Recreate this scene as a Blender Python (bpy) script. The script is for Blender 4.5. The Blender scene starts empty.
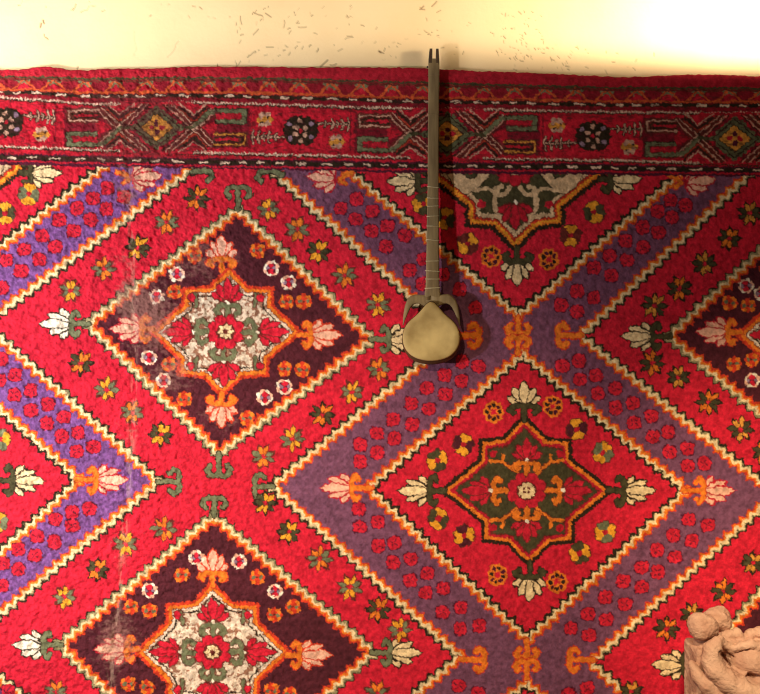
import bpy, bmesh, math
import numpy as np
from mathutils import Vector

rng = np.random.default_rng(7)
sc = bpy.context.scene
col = sc.collection
S = 0.003            # metres per photo pixel on the carpet plane (y = 0)
D = 2.45             # camera distance from the carpet
ZC = 1.55            # camera height


def P(px, py, d=0.0):
    """point seen at photo pixel (px, py), d metres in front of the carpet"""
    k = S * (D - d) / D
    return Vector(((px - 380) * k, -d, ZC + (347 - py) * k))


def lin(c):
    c = np.asarray(c, float) / 255.0
    return np.where(c <= 0.04045, c / 12.92, ((c + 0.055) / 1.055) ** 2.4)


# ------------------------------------------------------------------ helpers
def link(name, me, mat=None, parent=None):
    o = bpy.data.objects.new(name, me)
    col.objects.link(o)
    if mat:
        me.materials.append(mat)
    if parent:
        o.parent = parent
    return o


def tag(o, label=None, cat=None, group=None, kind=None):
    for k, v in (('label', label), ('category', cat), ('group', group), ('kind', kind)):
        if v:
            o[k] = v
    return o


def mesh_np(name, verts, quads):
    me = bpy.data.meshes.new(name)
    me.vertices.add(len(verts))
    me.vertices.foreach_set('co', np.asarray(verts, np.float32).ravel())
    n = len(quads)
    me.loops.add(n * 4)
    me.polygons.add(n)
    me.loops.foreach_set('vertex_index', np.asarray(quads, np.int32).ravel())
    me.polygons.foreach_set('loop_start', np.arange(0, n * 4, 4, dtype=np.int32))
    me.polygons.foreach_set('use_smooth', np.ones(n, bool))
    me.update(calc_edges=True)
    return me


def grid_quads(nx, ny):
    i = np.arange(nx - 1)[None, :] + nx * np.arange(ny - 1)[:, None]
    return np.stack([i, i + nx, i + nx + 1, i + 1], -1).reshape(-1, 4)


def vnoise(x, y, scale, seed):
    r = np.random.default_rng(seed)
    g = r.random((257, 257))
    u = np.asarray(x) / scale + 97.3
    v = np.asarray(y) / scale + 53.1
    iu = np.floor(u).astype(int)
    iv = np.floor(v).astype(int)
    fu = u - iu
    fv = v - iv
    fu = fu * fu * (3 - 2 * fu)
    fv = fv * fv * (3 - 2 * fv)
    iu %= 256
    iv %= 256
    return (g[iv, iu] * (1 - fu) + g[iv, iu + 1] * fu) * (1 - fv) + (g[iv + 1, iu] * (1 - fu) + g[iv + 1, iu + 1] * fu) * fv


def fbm(x, y, scale, seed, n=3):
    a = 0
    w = 1
    t = 0
    for k in range(n):
        a = a + w * vnoise(x, y, scale / 2 ** k, seed + k)
        t += w
        w *= .55
    return a / t


def node_mat(name):
    m = bpy.data.materials.new(name)
    m.use_nodes = True
    nt = m.node_tree
    b = nt.nodes['Principled BSDF']
    return m, nt, b


def noise_mat(name, c1, c2, scale=30, rough=.7, bump=.2, bscale=None, detail=6, spec=.3, stretch=(1, 1, 1)):
    m, nt, b = node_mat(name)
    tc = nt.nodes.new('ShaderNodeTexCoord')
    mp = nt.nodes.new('ShaderNodeMapping')
    mp.inputs['Scale'].default_value = stretch
    n1 = nt.nodes.new('ShaderNodeTexNoise')
    n1.inputs['Scale'].default_value = scale
    n1.inputs['Detail'].default_value = detail
    rp = nt.nodes.new('ShaderNodeValToRGB')
    rp.color_ramp.elements[0].position = .35
    rp.color_ramp.elements[1].position = .65
    rp.color_ramp.elements[0].color = (*lin(c1), 1)
    rp.color_ramp.elements[1].color = (*lin(c2), 1)
    n2 = nt.nodes.new('ShaderNodeTexNoise')
    n2.inputs['Scale'].default_value = bscale or scale * 3
    n2.inputs['Detail'].default_value = 5
    bp = nt.nodes.new('ShaderNodeBump')
    bp.inputs['Strength'].default_value = bump
    bp.inputs['Distance'].default_value = .004
    L = nt.links.new
    L(tc.outputs['Object'], mp.inputs['Vector'])
    L(mp.outputs['Vector'], n1.inputs['Vector'])
    L(mp.outputs['Vector'], n2.inputs['Vector'])
    L(n1.outputs['Fac'], rp.inputs['Fac'])
    L(rp.outputs['Color'], b.inputs['Base Color'])
    L(n2.outputs['Fac'], bp.inputs['Height'])
    L(bp.outputs['Normal'], b.inputs['Normal'])
    b.inputs['Roughness'].default_value = rough
    b.inputs['Specular IOR Level'].default_value = spec
    return m


# ------------------------------------------------------------------ carpet pattern
PAL = {
    'red': (206, 33, 55), 'bred': (186, 30, 48), 'dred': (140, 26, 40), 'maroon': (82, 32, 42), 'purple': (120, 80, 126),
    'orange': (230, 122, 40), 'ored': (206, 60, 36), 'cream': (238, 208, 160), 'olive': (112, 114, 84),
    'dolive': (74, 68, 44), 'dark': (48, 36, 24), 'yellow': (236, 160, 46), 'white': (244, 228, 206),
    'pink': (236, 178, 152), 'sel': (172, 30, 46), 'plum': (84, 26, 46), 'brown': (104, 42, 36), 'rose': (200, 66, 74),
    'lav': (150, 120, 140), 'tan': (198, 152, 130), 'dyel': (214, 144, 60), 'rust': (172, 62, 40), 'wine': (128, 24, 40), 'ros': (198, 34, 54), 'bcream': (228, 206, 184), 'btri': (196, 84, 44), 'cell': (196, 30, 50), 'dash': (222, 190, 166), 'sand': (216, 182, 142), 'khaki': (150, 138, 100), 'taupe': (158, 112, 90), 'ring': (98, 98, 70),
}
NAMES = list(PAL)
CI = {n: i for i, n in enumerate(NAMES)}
LUT = np.array([lin(PAL[n]) for n in NAMES], np.float32)

RX0, RY0, RX1, RY1, RS = -135, 55, 895, 845, 3
W_, H_ = (RX1 - RX0) * RS, (RY1 - RY0) * RS
IDX = np.full((H_, W_), CI['purple'], np.uint8)
PXC = (np.arange(W_) + .5) / RS + RX0
PYC = (np.arange(H_) + .5) / RS + RY0


def win(bx0, by0, bx1, by1):
    i0 = int(np.clip((bx0 - RX0) * RS, 0, W_)); i1 = int(np.clip((bx1 - RX0) * RS + 1, 0, W_))
    j0 = int(np.clip((by0 - RY0) * RS, 0, H_)); j1 = int(np.clip((by1 - RY0) * RS + 1, 0, H_))
    if i1 <= i0 or j1 <= j0:
        return None
    return (slice(j0, j1), slice(i0, i1)), PXC[None, i0:i1], PYC[j0:j1, None]


def inside(pts, X, Y):
    m = np.zeros(np.broadcast(X, Y).shape, bool)
    n = len(pts)
    for i in range(n):
        x0, y0 = pts[i]
        x1, y1 = pts[(i + 1) % n]
        if y0 == y1:
            continue
        m ^= ((y0 <= Y) != (y1 <= Y)) & (X < x0 + (Y - y0) * (x1 - x0) / (y1 - y0))
    return m


def segdist(X, Y, a, b):
    dx, dy = b[0] - a[0], b[1] - a[1]
    L = math.hypot(dx, dy) + 1e-9
    t = np.clip(((X - a[0]) * dx + (Y - a[1]) * dy) / L / L, 0, 1)
    return np.hypot(X - a[0] - t * dx, Y - a[1] - t * dy), t * L, L


def poly(pts, c, grow=0, oc=None):
    if oc:
        stroke(list(pts) + [pts[0]], grow * 2, oc)
    a = np.array(pts)
    w = win(a[:, 0].min() - 1, a[:, 1].min() - 1, a[:, 0].max() + 1, a[:, 1].max() + 1)
    if w:
        IDX[w[0]][inside(pts, w[1], w[2])] = CI[c]


def stroke(pts, wd, c):
    a = np.array(pts)
    h = wd / 2
    w = win(a[:, 0].min() - h, a[:, 1].min() - h, a[:, 0].max() + h, a[:, 1].max() + h)
    if not w:
        return
    m = None
    for p, q in zip(pts[:-1], pts[1:]):
        d = segdist(w[1], w[2], p, q)[0] <= h
        m = d if m is None else (m | d)
    IDX[w[0]][m] = CI[c]


def disc(x, y, r, c, ry=None):
    ry = ry or r
    w = win(x - r, y - ry, x + r, y + ry)
    if w:
        IDX[w[0]][((w[1] - x) / r) ** 2 + ((w[2] - y) / ry) ** 2 <= 1] = CI[c]


def bands(pts, layers, per=10.6, amp=2.5):
    """serrated bands along a closed outline; d > 0 is inside"""
    a = np.array(pts)
    w = win(a[:, 0].min() - 14, a[:, 1].min() - 14, a[:, 0].max() + 14, a[:, 1].max() + 14)
    if not w:
        return
    shp = np.broadcast(w[1], w[2]).shape
    best = np.full(shp, 1e9, np.float32)
    s = np.zeros(shp, np.float32)
    acc = 0
    n = len(pts)
    for i in range(n):
        d, t, L = segdist(w[1], w[2], pts[i], pts[(i + 1) % n])
        m = d < best
        best[m] = d[m]
        s[m] = (t + acc)[m]
        acc += L
    ins = inside(pts, w[1], w[2])
    sd = np.where(ins, best, -best)
    if amp:
        f = np.abs(((s / per) % 1) - .5) * 4 - 1
        sd = sd + f * amp
    reg = IDX[w[0]]
    for lo, hi, c in layers:
        reg[(sd >= lo) & (sd < hi)] = CI[c]


class T:
    def __init__(self, x, y, ux=1, uy=0, s=1.0):
        self.x, self.y, self.s = x, y, s
        l = math.hypot(ux, uy)
        self.u = (ux / l, uy / l)

    def __call__(self, a, b):
        u = self.u
        return (self.x + self.s * (a * u[0] - b * u[1]), self.y + self.s * (a * u[1] + b * u[0]))

    def m(self, pts):
        return [self(*p) for p in pts]

    def at(self, a, b=0, ang=0):
        x, y = self(a, b)
        c, s_ = math.cos(ang), math.sin(ang)
        u = self.u
        return T(x, y, u[0] * c - u[1] * s_, u[0] * s_ + u[1] * c, self.s)


def leaf(t, L, w, c):
    poly(t.m([(0, 0), (L * .3, w * .42), (L * .65, w * .5), (L, 0), (L * .65, -w * .5), (L * .3, -w * .42)]), c)


def petal(t, p, q, w, c):
    """leaf from p to q with full width w (local units)"""
    (a, b), (c_, d) = p, q
    L = math.hypot(c_ - a, d - b)
    n = (-(d - b) / L, (c_ - a) / L)
    pts = []
    for f, g in ((0, .16), (.3, .42), (.62, .5), (.85, .3), (1, 0), (.85, -.3), (.62, -.5), (.3, -.42), (0, -.16)):
        pts.append((a + (c_ - a) * f + n[0] * w * g, b + (d - b) * f + n[1] * w * g))
    poly(t.m(pts), c)


def palmette(t, c='cream', oc='dark', k=1.0, full=False):
    """five-petalled lotus; 28 long and 30 wide along the weft, squatter along the warp"""
    la = (22 + 6.5 * abs(t.u[0])) * k
    hw = (16.5 - 2.0 * abs(t.u[0])) * k
    pet = [((1, 0), (la * 1.06, 0), 8.8 * k), ((1, 1), (la * .74, hw * .66), 7.4 * k), ((1, -1), (la * .74, -hw * .66), 7.4 * k),
           ((1, 2), (la * .30, hw), 7.0 * k), ((1, -2), (la * .30, -hw), 7.0 * k)]
    poly(t.m([(-2, -hw * .42), (la * .2, -hw * .62), (la * .35, 0), (la * .2, hw * .62), (-2, hw * .42)]), oc)
    g = 1.1 if full else 1.6
    for p, q, w in (pet[3], pet[4], pet[1], pet[2], pet[0]):
        petal(t, (p[0] - g, p[1]), (q[0] + g, q[1] * 1.05), w + 2 * g, oc)
        petal(t, p, q, w, c)


def hook(t, L=18, arm=11, wd=4.6, c='olive', oc='dark', curl=7, ow=2.2):
    base = [(-2, 0), (L, 0)]
    arms = []
    for s in (1, -1):
        arms.append([(L, 0), (L + 1, s * arm * .45), (L - 1, s * arm * .85), (L - curl * .6, s * arm), (L - curl, s * arm * .72)])
    if oc:
        for p in [base] + arms:
            stroke(t.m(p), (wd + ow) * t.s, oc)
    for p in [base] + arms:
        stroke(t.m(p), wd * t.s, c)


def star8(x, y, c1, c2, r=11.5, rot=0.0):
    r = r + .8 * math.sin(x * 3.7 + y)
    t = T(x, y)
    for k in range(8):
        leaf(t.at(0, 0, k * math.pi / 4 + math.pi / 8 + rot).at(1.2), r + 1.4, 6.2, 'brown' if c2 == 'olive' else 'dark')
    for k in range(8):
        leaf(t.at(0, 0, k * math.pi / 4 + math.pi / 8 + rot).at(2), r - (1.2, 3.0)[k % 2], 4.4, c1 if k in (1, 2, 5, 6) else c2)
    disc(x, y, 1.6, 'red')


def rosette(x, y, r=6.9, c='ros'):
    ph = ((x * 7.3 + y * 3.1) % 1) * .5
    pts = [(x + math.cos(k * math.pi / 2 + .785) * r * .56, y + math.sin(k * math.pi / 2 + .785) * r * .52) for k in range(4)]
    pts2 = [(x + math.cos(k * math.pi / 2) * r * .62, y + math.sin(k * math.pi / 2) * r * .6) for k in range(4)]
    for p in pts:
        disc(*p, r * .50 + 1.2, 'plum')
    for p in pts:
        disc(*p, r * .50, c)
    for p in pts2:
        disc(*p, r * .40, c)
    for k in range(4):
        a = k * math.pi / 2 + ph
        stroke([(x + math.cos(a) * 1.6, y + math.sin(a) * 1.6), (x + math.cos(a + .4) * 4.6, y + math.sin(a + .4) * 4.4)], .9, 'plum')


def button(x, y, kind):
    if kind == 'w':
        for k in range(8):
            a = k * math.pi / 4 + .39
            disc(x + math.cos(a) * 5.2, y + math.sin(a) * 4.8, 2.9, 'pink' if k % 2 else 'white')
        disc(x, y, 5, 'plum')
        disc(x, y - 3, 2.6, 'red'); disc(x, y + 3, 2.6, 'red')
        disc(x - 3.6, y, 1.8, 'lav'); disc(x + 3.6, y, 1.8, 'lav')
    else:
        for k in range(8):
            a = k * math.pi / 4
            disc(x + math.cos(a) * 4.9, y + math.sin(a) * 4.6, 3.1, 'orange' if k % 2 else 'ored')
        disc(x, y, 4.2, 'ored')
        disc(x - 3.6, y, 1.9, 'olive'); disc(x + 3.6, y, 1.9, 'olive')
        disc(x, y, 1.3, 'brown')


def bloom(x, y, kind, rot=0.0, c2='dolive'):
    if kind == 'big':       # pairs of yellow and dark petals round a red heart
        for k in range(8):
            a = k * math.pi / 4 + rot + .39
            disc(x + math.cos(a) * 6.8, y + math.sin(a) * 7.2, 4.7, 'brown')
        for k in range(8):
            a = k * math.pi / 4 + rot + .39
            disc(x + math.cos(a) * 6.8, y + math.sin(a) * 7.2, 3.7, ('yellow', 'yellow', c2, c2)[k % 4])
            disc(x + math.cos(a) * 4.6, y + math.sin(a) * 4.9, 2.2, ('yellow', 'yellow', c2, c2)[k % 4])
        disc(x, y, 2.6, 'bred')
    else:                   # orange ring with dark seeds
        for k in range(8):
            a = k * math.pi / 4 + rot
            disc(x + math.cos(a) * 6.6, y + math.sin(a) * 7.4, 4, 'orange')
        disc(x, y, 7.5, 'orange')
        for k in range(8):
            a = k * math.pi / 4 + rot
            disc(x + math.cos(a) * 6.2, y + math.sin(a) * 7, 2.1, 'plum' if k % 2 else 'dark')
        disc(x, y, 2.6, 'red')
        for k in range(4):
            a = k * math.pi / 2 + .6
            disc(x + math.cos(a) * 3.4, y + math.sin(a) * 3.4, .8, 'red')


# ---- the two red lattice columns, diamonds
COLS = [
    [(196, 168), (-12.5, 324), (160.5, 481), (-36, 645), (165, 805), (-40, 965), (330, 965), (462, 815), (270, 820),
     (459, 655), (272, 485.5), (453, 336), (270, 170), (240, 140), (225, 140)],
    [(752, 171), (580.5, 336), (774.5, 493.5), (590, 661), (784, 830), (600, 985), (1000, 985), (880, 830), (1070, 661),
     (884, 494), (1060, 336), (862, 172), (830, 140), (780, 140)],
]
COLS[0] = [(196, 168), (-12.5, 324), (160.5, 481), (-36, 645), (165, 805), (-40, 965), (470, 965), (268, 815),
           (459, 655), (272, 485.5), (453, 336), (270, 170), (240, 140), (225, 140)]
ADIA = [
    [(340, 163), (518, 315), (686, 167), (690, 100), (340, 100)],
    [(522, 355), (684, 490), (527, 637.5), (369.5, 487)],
    [(526, 682), (700, 822), (530, 960), (355, 815)],
    [(79.5, 479), (-78, 338), (-235, 480), (-75, 622)],
    [(114, 160), (0, 248), (-74, 306), (-262, 168), (-200, 90), (100, 90)],
    [(-74, 664), (84, 806), (-74, 950), (-235, 806)],
]
BDIA = [
    [(239, 210), (373, 339.5), (220, 453), (88.5, 324)],
    [(214.5, 515), (374, 651), (214, 792), (61, 643.5)],
    [(808, 206), (955, 337), (812, 458), (667, 336.5)],
    [(815, 524), (968, 662), (818, 800), (697, 663)],
    [(-0, 0), (1, 0), (0, 1)],
]
for c in COLS:
    poly(c, 'red')
    bands(c, [(-6.2, -4.4, 'ored'), (-4.4, -2.0, 'orange'), (-2.0, 1.6, 'cream'), (1.6, 2.8, 'khaki'), (2.8, 5.2, 'dark')])
for c in ADIA:
    poly(c, 'red')
    bands(c, [(-6.4, -4.5, 'ored'), (-4.5, -1.7, 'orange'), (-1.7, 1.3, 'cream'), (1.3, 2.0, 'khaki'), (2.0, 5.2, 'dark')])
for c in BDIA:
    poly(c, 'maroon')
    bands(c, [(-5.6, -4.0, 'dark'), (-4.0, -1.6, 'khaki'), (-1.6, 1.4, 'cream'), (1.4, 4.0, 'orange'), (4.0, 6.6, 'ored')])


def star_medallion(cx, cy, hw, ht, kind, wob=0):
    ex = (.59 if kind == 'B' else .53) * hw
    iy = .42 if kind != 'C' else .44
    o = [(0, -ht), (.25 * hw, -.70 * ht), (ex, -.67 * ht), (ex, -iy * ht), (hw, 0), (ex, iy * ht), (ex, .67 * ht), (.25 * hw, .70 * ht),
         (0, ht), (-.25 * hw, .70 * ht), (-ex, .67 * ht), (-ex, iy * ht), (-hw, 0), (-ex, -iy * ht), (-ex, -.67 * ht), (-.25 * hw, -.70 * ht)]
    o = [(cx + x + wob * y, cy + y) for x, y in o]
    if kind == 'B':
        poly(o, 'bcream')
        bands(o, [(-1, 2.2, 'ored'), (2.2, 5.6, 'orange'), (5.4, 6.2, 'brown'), (6.2, 8.8, 'bcream'), (8.8, 10.4, 'dark'), (10.4, 13, 'bcream')], 3.2, .5)
        # scattered plush in the cream
        for sx in (-1, 1):
            for sy in (-1, 1):
                x, y = cx + sx * hw * .45, cy + sy * ht * .52
                stroke([(x - sx * 5, y + sy * -8), (x - sx * 4, y + sy * 3), (x, y + sy * 2)], 5.8, 'brown')
                stroke([(x - sx * 5, y + sy * -8), (x - sx * 4, y + sy * 3), (x, y + sy * 2)], 3.8, 'olive')
                disc(x, y, 4.6, 'brown'); disc(x, y, 3.6, 'red')
        for (ux, uy, L) in ((1, 0, 1), (-1, 0, 1), (0, 1, .92), (0, -1, .92)):
            t = T(cx + wob * uy * 30, cy, ux, uy)
            hook(t.at(16 * L), 12 * L, 11.5, 5.2, 'olive', 'brown', 9, 1.6)
            palmette(t.at(34 * L, 0), 'red', 'brown', .98 if L == 1 else .98, True)
            disc(*t(32 * L, 0), 1.7, 'white')
        w = win(cx - hw, cy - ht, cx + hw, cy + ht)
        if w:
            xx, yy = np.broadcast_arrays(w[1], w[2])
            thr = (.53 if cy < 500 and cx < 500 else .60) + .05 * np.hypot((xx - cx) / hw, (yy - cy) / ht)
            reg = IDX[w[0]]
            reg[(reg == CI['bcream']) & (fbm(xx, yy, 3.0, 777, 2) > thr) & inside([(cx + (x - cx) * .86, cy + (y - cy) * .86) for x, y in o], w[1], w[2])] = CI['taupe']
        for k in range(8):
            a = k * math.pi / 4 + .39
            disc(cx + math.cos(a) * 13, cy + math.sin(a) * 12.6, 6, 'brown')
        for k in range(8):
            a = k * math.pi / 4 + .39
            disc(cx + math.cos(a) * 13, cy + math.sin(a) * 12.6, 5.0, 'red')
        disc(cx, cy, 9.0, 'brown', 8.4)
        for k in range(8):
            a = k * math.pi / 4
            leaf(T(cx, cy).at(0, 0, a).at(2), 6, 3.6, 'cream')
        disc(cx, cy, 2.6, 'brown')
    elif kind == 'A':
        poly(o, 'dolive')
        bands(o, [(-2.4, 1.4, 'dark'), (1.4, 4.6, 'orange'), (4.6, 7.2, 'bred'), (7.2, 8.4, 'brown')], 3.2, .4)
        t0 = T(cx, cy)
        for sx in (-1, 1):
            for sy in (-1, 1):
                x, y = cx + sx * 33, cy + sy * 37
                pl = [(cx + sx * 8, cy + sy * 16), (cx + sx * 24, cy + sy * 29), (x - sx * 2, y - sy * 8)]
                stroke(pl, 4.2, 'brown'); stroke(pl, 2.6, 'orange')
                for q in ([(cx + sx * 24, cy + sy * 29), (x - sx * 9, y - sy * 1)], [(x - sx * 2, y - sy * 8), (x + sx * 3, y - sy * 7)]):
                    stroke(q, 3.4, 'orange')
                disc(x, y, 4, 'bred', 3.6)
        for (ux, uy, L) in ((1, 0, 1), (-1, 0, 1), (0, 1, .84), (0, -1, .84)):
            t = T(cx, cy, ux, uy)
            hook(t.at(19 * L), 13.5 * L, 12.5, 5.0, 'orange', 'brown', 5.5, 1.4)
            palmette(t.at(37 * L), 'ros', 'brown', .94 if L == 1 else .9, True)
            disc(*t(36 * L, 0), 2, 'white')
        for k in range(8):
            a = k * math.pi / 4 + .39
            disc(cx + math.cos(a) * 14.4, cy + math.sin(a) * 13, 6.2, 'brown')
        for k in range(8):
            a = k * math.pi / 4 + .39
            disc(cx + math.cos(a) * 14.4, cy + math.sin(a) * 13, 5.4, 'ros')
        disc(cx, cy, 10.2, 'brown', 9.4)
        for k in range(8):
            a = k * math.pi / 4 + .39
            disc(cx + math.cos(a) * 6.4, cy + math.sin(a) * 6, 2.5, 'cream')
        stroke([(cx - 4, cy), (cx + 4, cy)], 1.6, 'cream'); stroke([(cx, cy - 4), (cx, cy + 4)], 1.6, 'cream')
    else:               # cream scroll medallion cut by the border
        poly(o, 'dolive')
        bands(o, [(-3.2, 1.2, 'dark'), (1.2, 3.0, 'orange'), (3.0, 5.2, 'yellow'), (5.2, 7.4, 'ored'), (7.4, 8.6, 'brown'), (8.6, 12.4, 'sand')], 3.4, .9)
        for s in (1, -1):
            q = lambda pts: [(cx + s * a, cy + b) for a, b in pts]
            pl = [(30, -8), (33, 3), (42, 12), (56, 10), (62, 0), (60, -12)]
            poly(q([(26, 2), (32, -6), (40, 6), (48, 5), (56, -4), (66, -12), (68, 2), (60, 14), (50, 21), (40, 18)]), 'sand', .8, 'dark')
            stroke(q([(5, 14), (10, 21), (17, 22), (19, 15), (13, 13)]), 4.2, 'sand')
            stroke(q([(19, 17), (21, 27), (20, 36), (15, 42)]), 4.6, 'sand')
            stroke(q([(40, 18), (30, 15), (22, 18)]), 3.2, 'sand')
            disc(cx + s * 34, cy + 31, 4.6, 'bred', 4)
            poly(q([(36, -4), (52, -12), (58, -4), (44, 2)]), 'bred')
        palmette(T(cx, cy + 31, 0, 1), 'bred', 'brown', 1.08, True)
        disc(cx, cy + 29, 2, 'white')
        for k in range(5):
            a = k * math.pi / 4
            disc(cx + math.cos(a) * 14, cy - 2 + math.sin(a) * 9, 6.4, 'brown')
        for k in range(5):
            a = k * math.pi / 4
            disc(cx + math.cos(a) * 14, cy - 2 + math.sin(a) * 9, 5.4, 'bred')
        disc(cx, cy - 2, 8, 'sand', 4)
    return o


# medallions with their anchors and palmettes on the maroon / red diamonds
def lotus(x, y, ux, uy, hc, hoc, pc, poc, L=9, arm=12, s=1.0, k=1.0, wd=4.8):
    t = T(x, y, ux, uy, s)
    palmette(t.at(L + 2), pc, poc, k)
    hook(t, L, arm, wd, hc, hoc, 6, 1.8)


for (cx, cy, hw, ht, wob, bx) in ((226.5, 332, 76, 65, -.065, BDIA[0]), (213.5, 650.5, 78, 71, 0, BDIA[1]), (812, 335, 78, 66, 0, BDIA[2]), (818, 661, 80, 70, 0, BDIA[3])):
    star_medallion(cx, cy, hw, ht, 'B', wob)
    lotus(cx + hw - 2, cy + 3, 1, 0, 'orange', 'ored', 'pink', 'ored', 10, 12)
    lotus(cx - hw + 2, cy - 3, -1, 0, 'orange', 'ored', 'pink', 'bred', 9, 12)
    lotus(cx - wob * -ht, cy - ht + 2, 0, -1, 'orange', 'ored', 'pink', 'ored', 9, 13, 1, .95)
    lotus(cx - wob * ht * -1 if 0 else cx + wob * ht, cy + ht - 2, 0, 1, 'orange', 'ored', 'pink', 'ored', 8, 13, 1, .95)

for (cx, cy, hw, ht, wob) in ((526, 490, 84, 74, .035), (-82, 480, 84, 74, 0), (530, 815, 86, 74, 0), (-76, 806, 86, 74, 0)):
    star_medallion(cx, cy, hw, ht, 'A', wob)
    for ux, uy, L in ((1, 0, 13), (-1, 0, 13), (0, 1, 12), (0, -1, 11)):
        lotus(cx + ux * (hw - 1) + wob * uy * ht, cy + uy * (ht - 1), ux, uy, 'dolive', 'dark', 'cream', 'dark', L, 14.5)
for (cx, cy) in ((514.5, 174), (-62, 168)):
    star_medallion(cx, cy, 89, 76, 'C', 0)
    lotus(cx + 2, cy + 76, 0, 1, 'dolive', 'dark', 'cream', 'dark', 11, 14)
    lotus(cx + 86, cy + 6, 1, 0, 'dolive', 'dark', 'cream', 'dark', 8, 12)
    lotus(cx - 88, cy + 8, -1, 0, 'dolive', 'dark', 'cream', 'dark', 8, 12)

# anchors where bands meet
def anchors(x, y, dx, dy, c, oc, L):
    for ux, uy, d in ((1, 0, dx), (-1, 0, dx), (0, 1, dy), (0, -1, dy)):
        hook(T(x - ux * d, y - uy * d, ux, uy), L if ux else L * .66, 11, 5.2, c, oc, 8)


for (x, y, dx, dy) in ((517.5, 335.5, 61, 16), (526, 658, 64, 16), (-78, 321, 61, 16), (-75, 643, 61, 16), (825, 172, 61, 16)):
    anchors(x, y, dx, dy, 'orange', 'ored', 21)
for x, y, ux, uy, L in ((160.5, 481, 1, 0, 19), (272, 485.5, -1, 0, 16), (220, 455, 0, 1, 19), (215, 513, 0, -1, 15), (239, 208, 0, -1, 19), (774, 493.5, 1, 0, 19),
                        (884, 493.5, -1, 0, 19), (812, 459, 0, 1, 18), (815, 523, 0, -1, 18), (165, 805, 1, 0, 18), (268, 815, -1, 0, 18)):
    hook(T(x, y, ux, uy), L, 12, 4.6, 'olive', 'dark', 9, 1.9)
# olive hooks curling from the border at the top of the red column
for pts in ([(193, 173), (203, 171), (212, 173), (213, 179), (209, 181)], [(283, 176), (270, 171), (261, 173), (258, 179), (262, 182)]):
    stroke(pts, 7, 'dark'); stroke(pts, 4.8, 'olive')
# white palmettes at the waists of the red column
for x, y, ux, uy in ((88.5, 324, -1, 0), (373, 339.5, 1, 0), (61, 643.5, -1, 0), (374, 651, 1, 0), (667, 336.5, -1, 0), (955, 337, 1, 0), (697, 663, -1, 0)):
    lotus(x, y, ux, uy, 'olive' if x < 500 else 'dolive', 'dark', 'white' if x < 300 else 'cream', 'dark', 15, 12)
# orange anchors and rose palmettes on the violet tips
for x, y, ux in ((79.5, 479, 1), (369.5, 487, -1), (684, 490, 1), (84, 806, 1), (355, 815, -1)):
    lotus(x, y, ux, 0, 'orange', 'ored', 'pink', 'bred', 17, 12)
for x, y, ux in ((118, 173, 1), (352, 174, -1), (668, 177, 1)):
    st = [(x, y), (x + ux * 8, y + 2), (x + ux * 12, y + 7), (x + ux * 7, y + 11)]
    stroke(st, 6, 'ored'); stroke(st, 4, 'orange')
    palmette(T(x + ux * 17, y + 6, ux, -.1), 'pink', 'bred', .95)

L8 = [(168, 223), (139, 248), (105, 269), (72, 291), (196, 202), (198, 199), (269, 210), (298, 230), (319, 252), (345, 276), (378, 305),
      (82, 363), (108, 389), (133, 412), (162, 434), (379, 369), (352, 392), (323, 414), (293, 438), (264, 456), (266, 502), (165, 528), (127, 543),
      (99, 568), (66, 596), (58, 690), (289, 531), (320, 558), (350, 586), (378, 608), (400, 628), (377, 692), (405, 318), (30, 316 + 8), (405, 345),
      (350, 715), (320, 740), (85, 712), (110, 735)]
R8 = [(748, 214), (728, 239), (703, 264), (678, 289), (653, 306), (651, 363), (677, 377), (707, 402), (739, 429), (762, 452), (751, 562), (722, 590),
      (690, 613), (665, 627), (790, 470), (775, 540), (700, 715), (735, 745), (630, 690)]
L8 = [p for p in L8 if p not in ((30, 324), (405, 318), (405, 345), (196, 202))]
for i, (x, y) in enumerate(L8):
    star8(x, y, ('orange', 'yellow')[i % 2], ('olive', 'dolive', 'olive')[i % 3], 11.5, (.0, .4, -.3)[i % 3])
for i, (x, y) in enumerate(R8):
    star8(x, y, ('dyel', 'orange')[i % 2], 'dolive', 11.5, (.0, .4, -.3)[i % 3])

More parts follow.
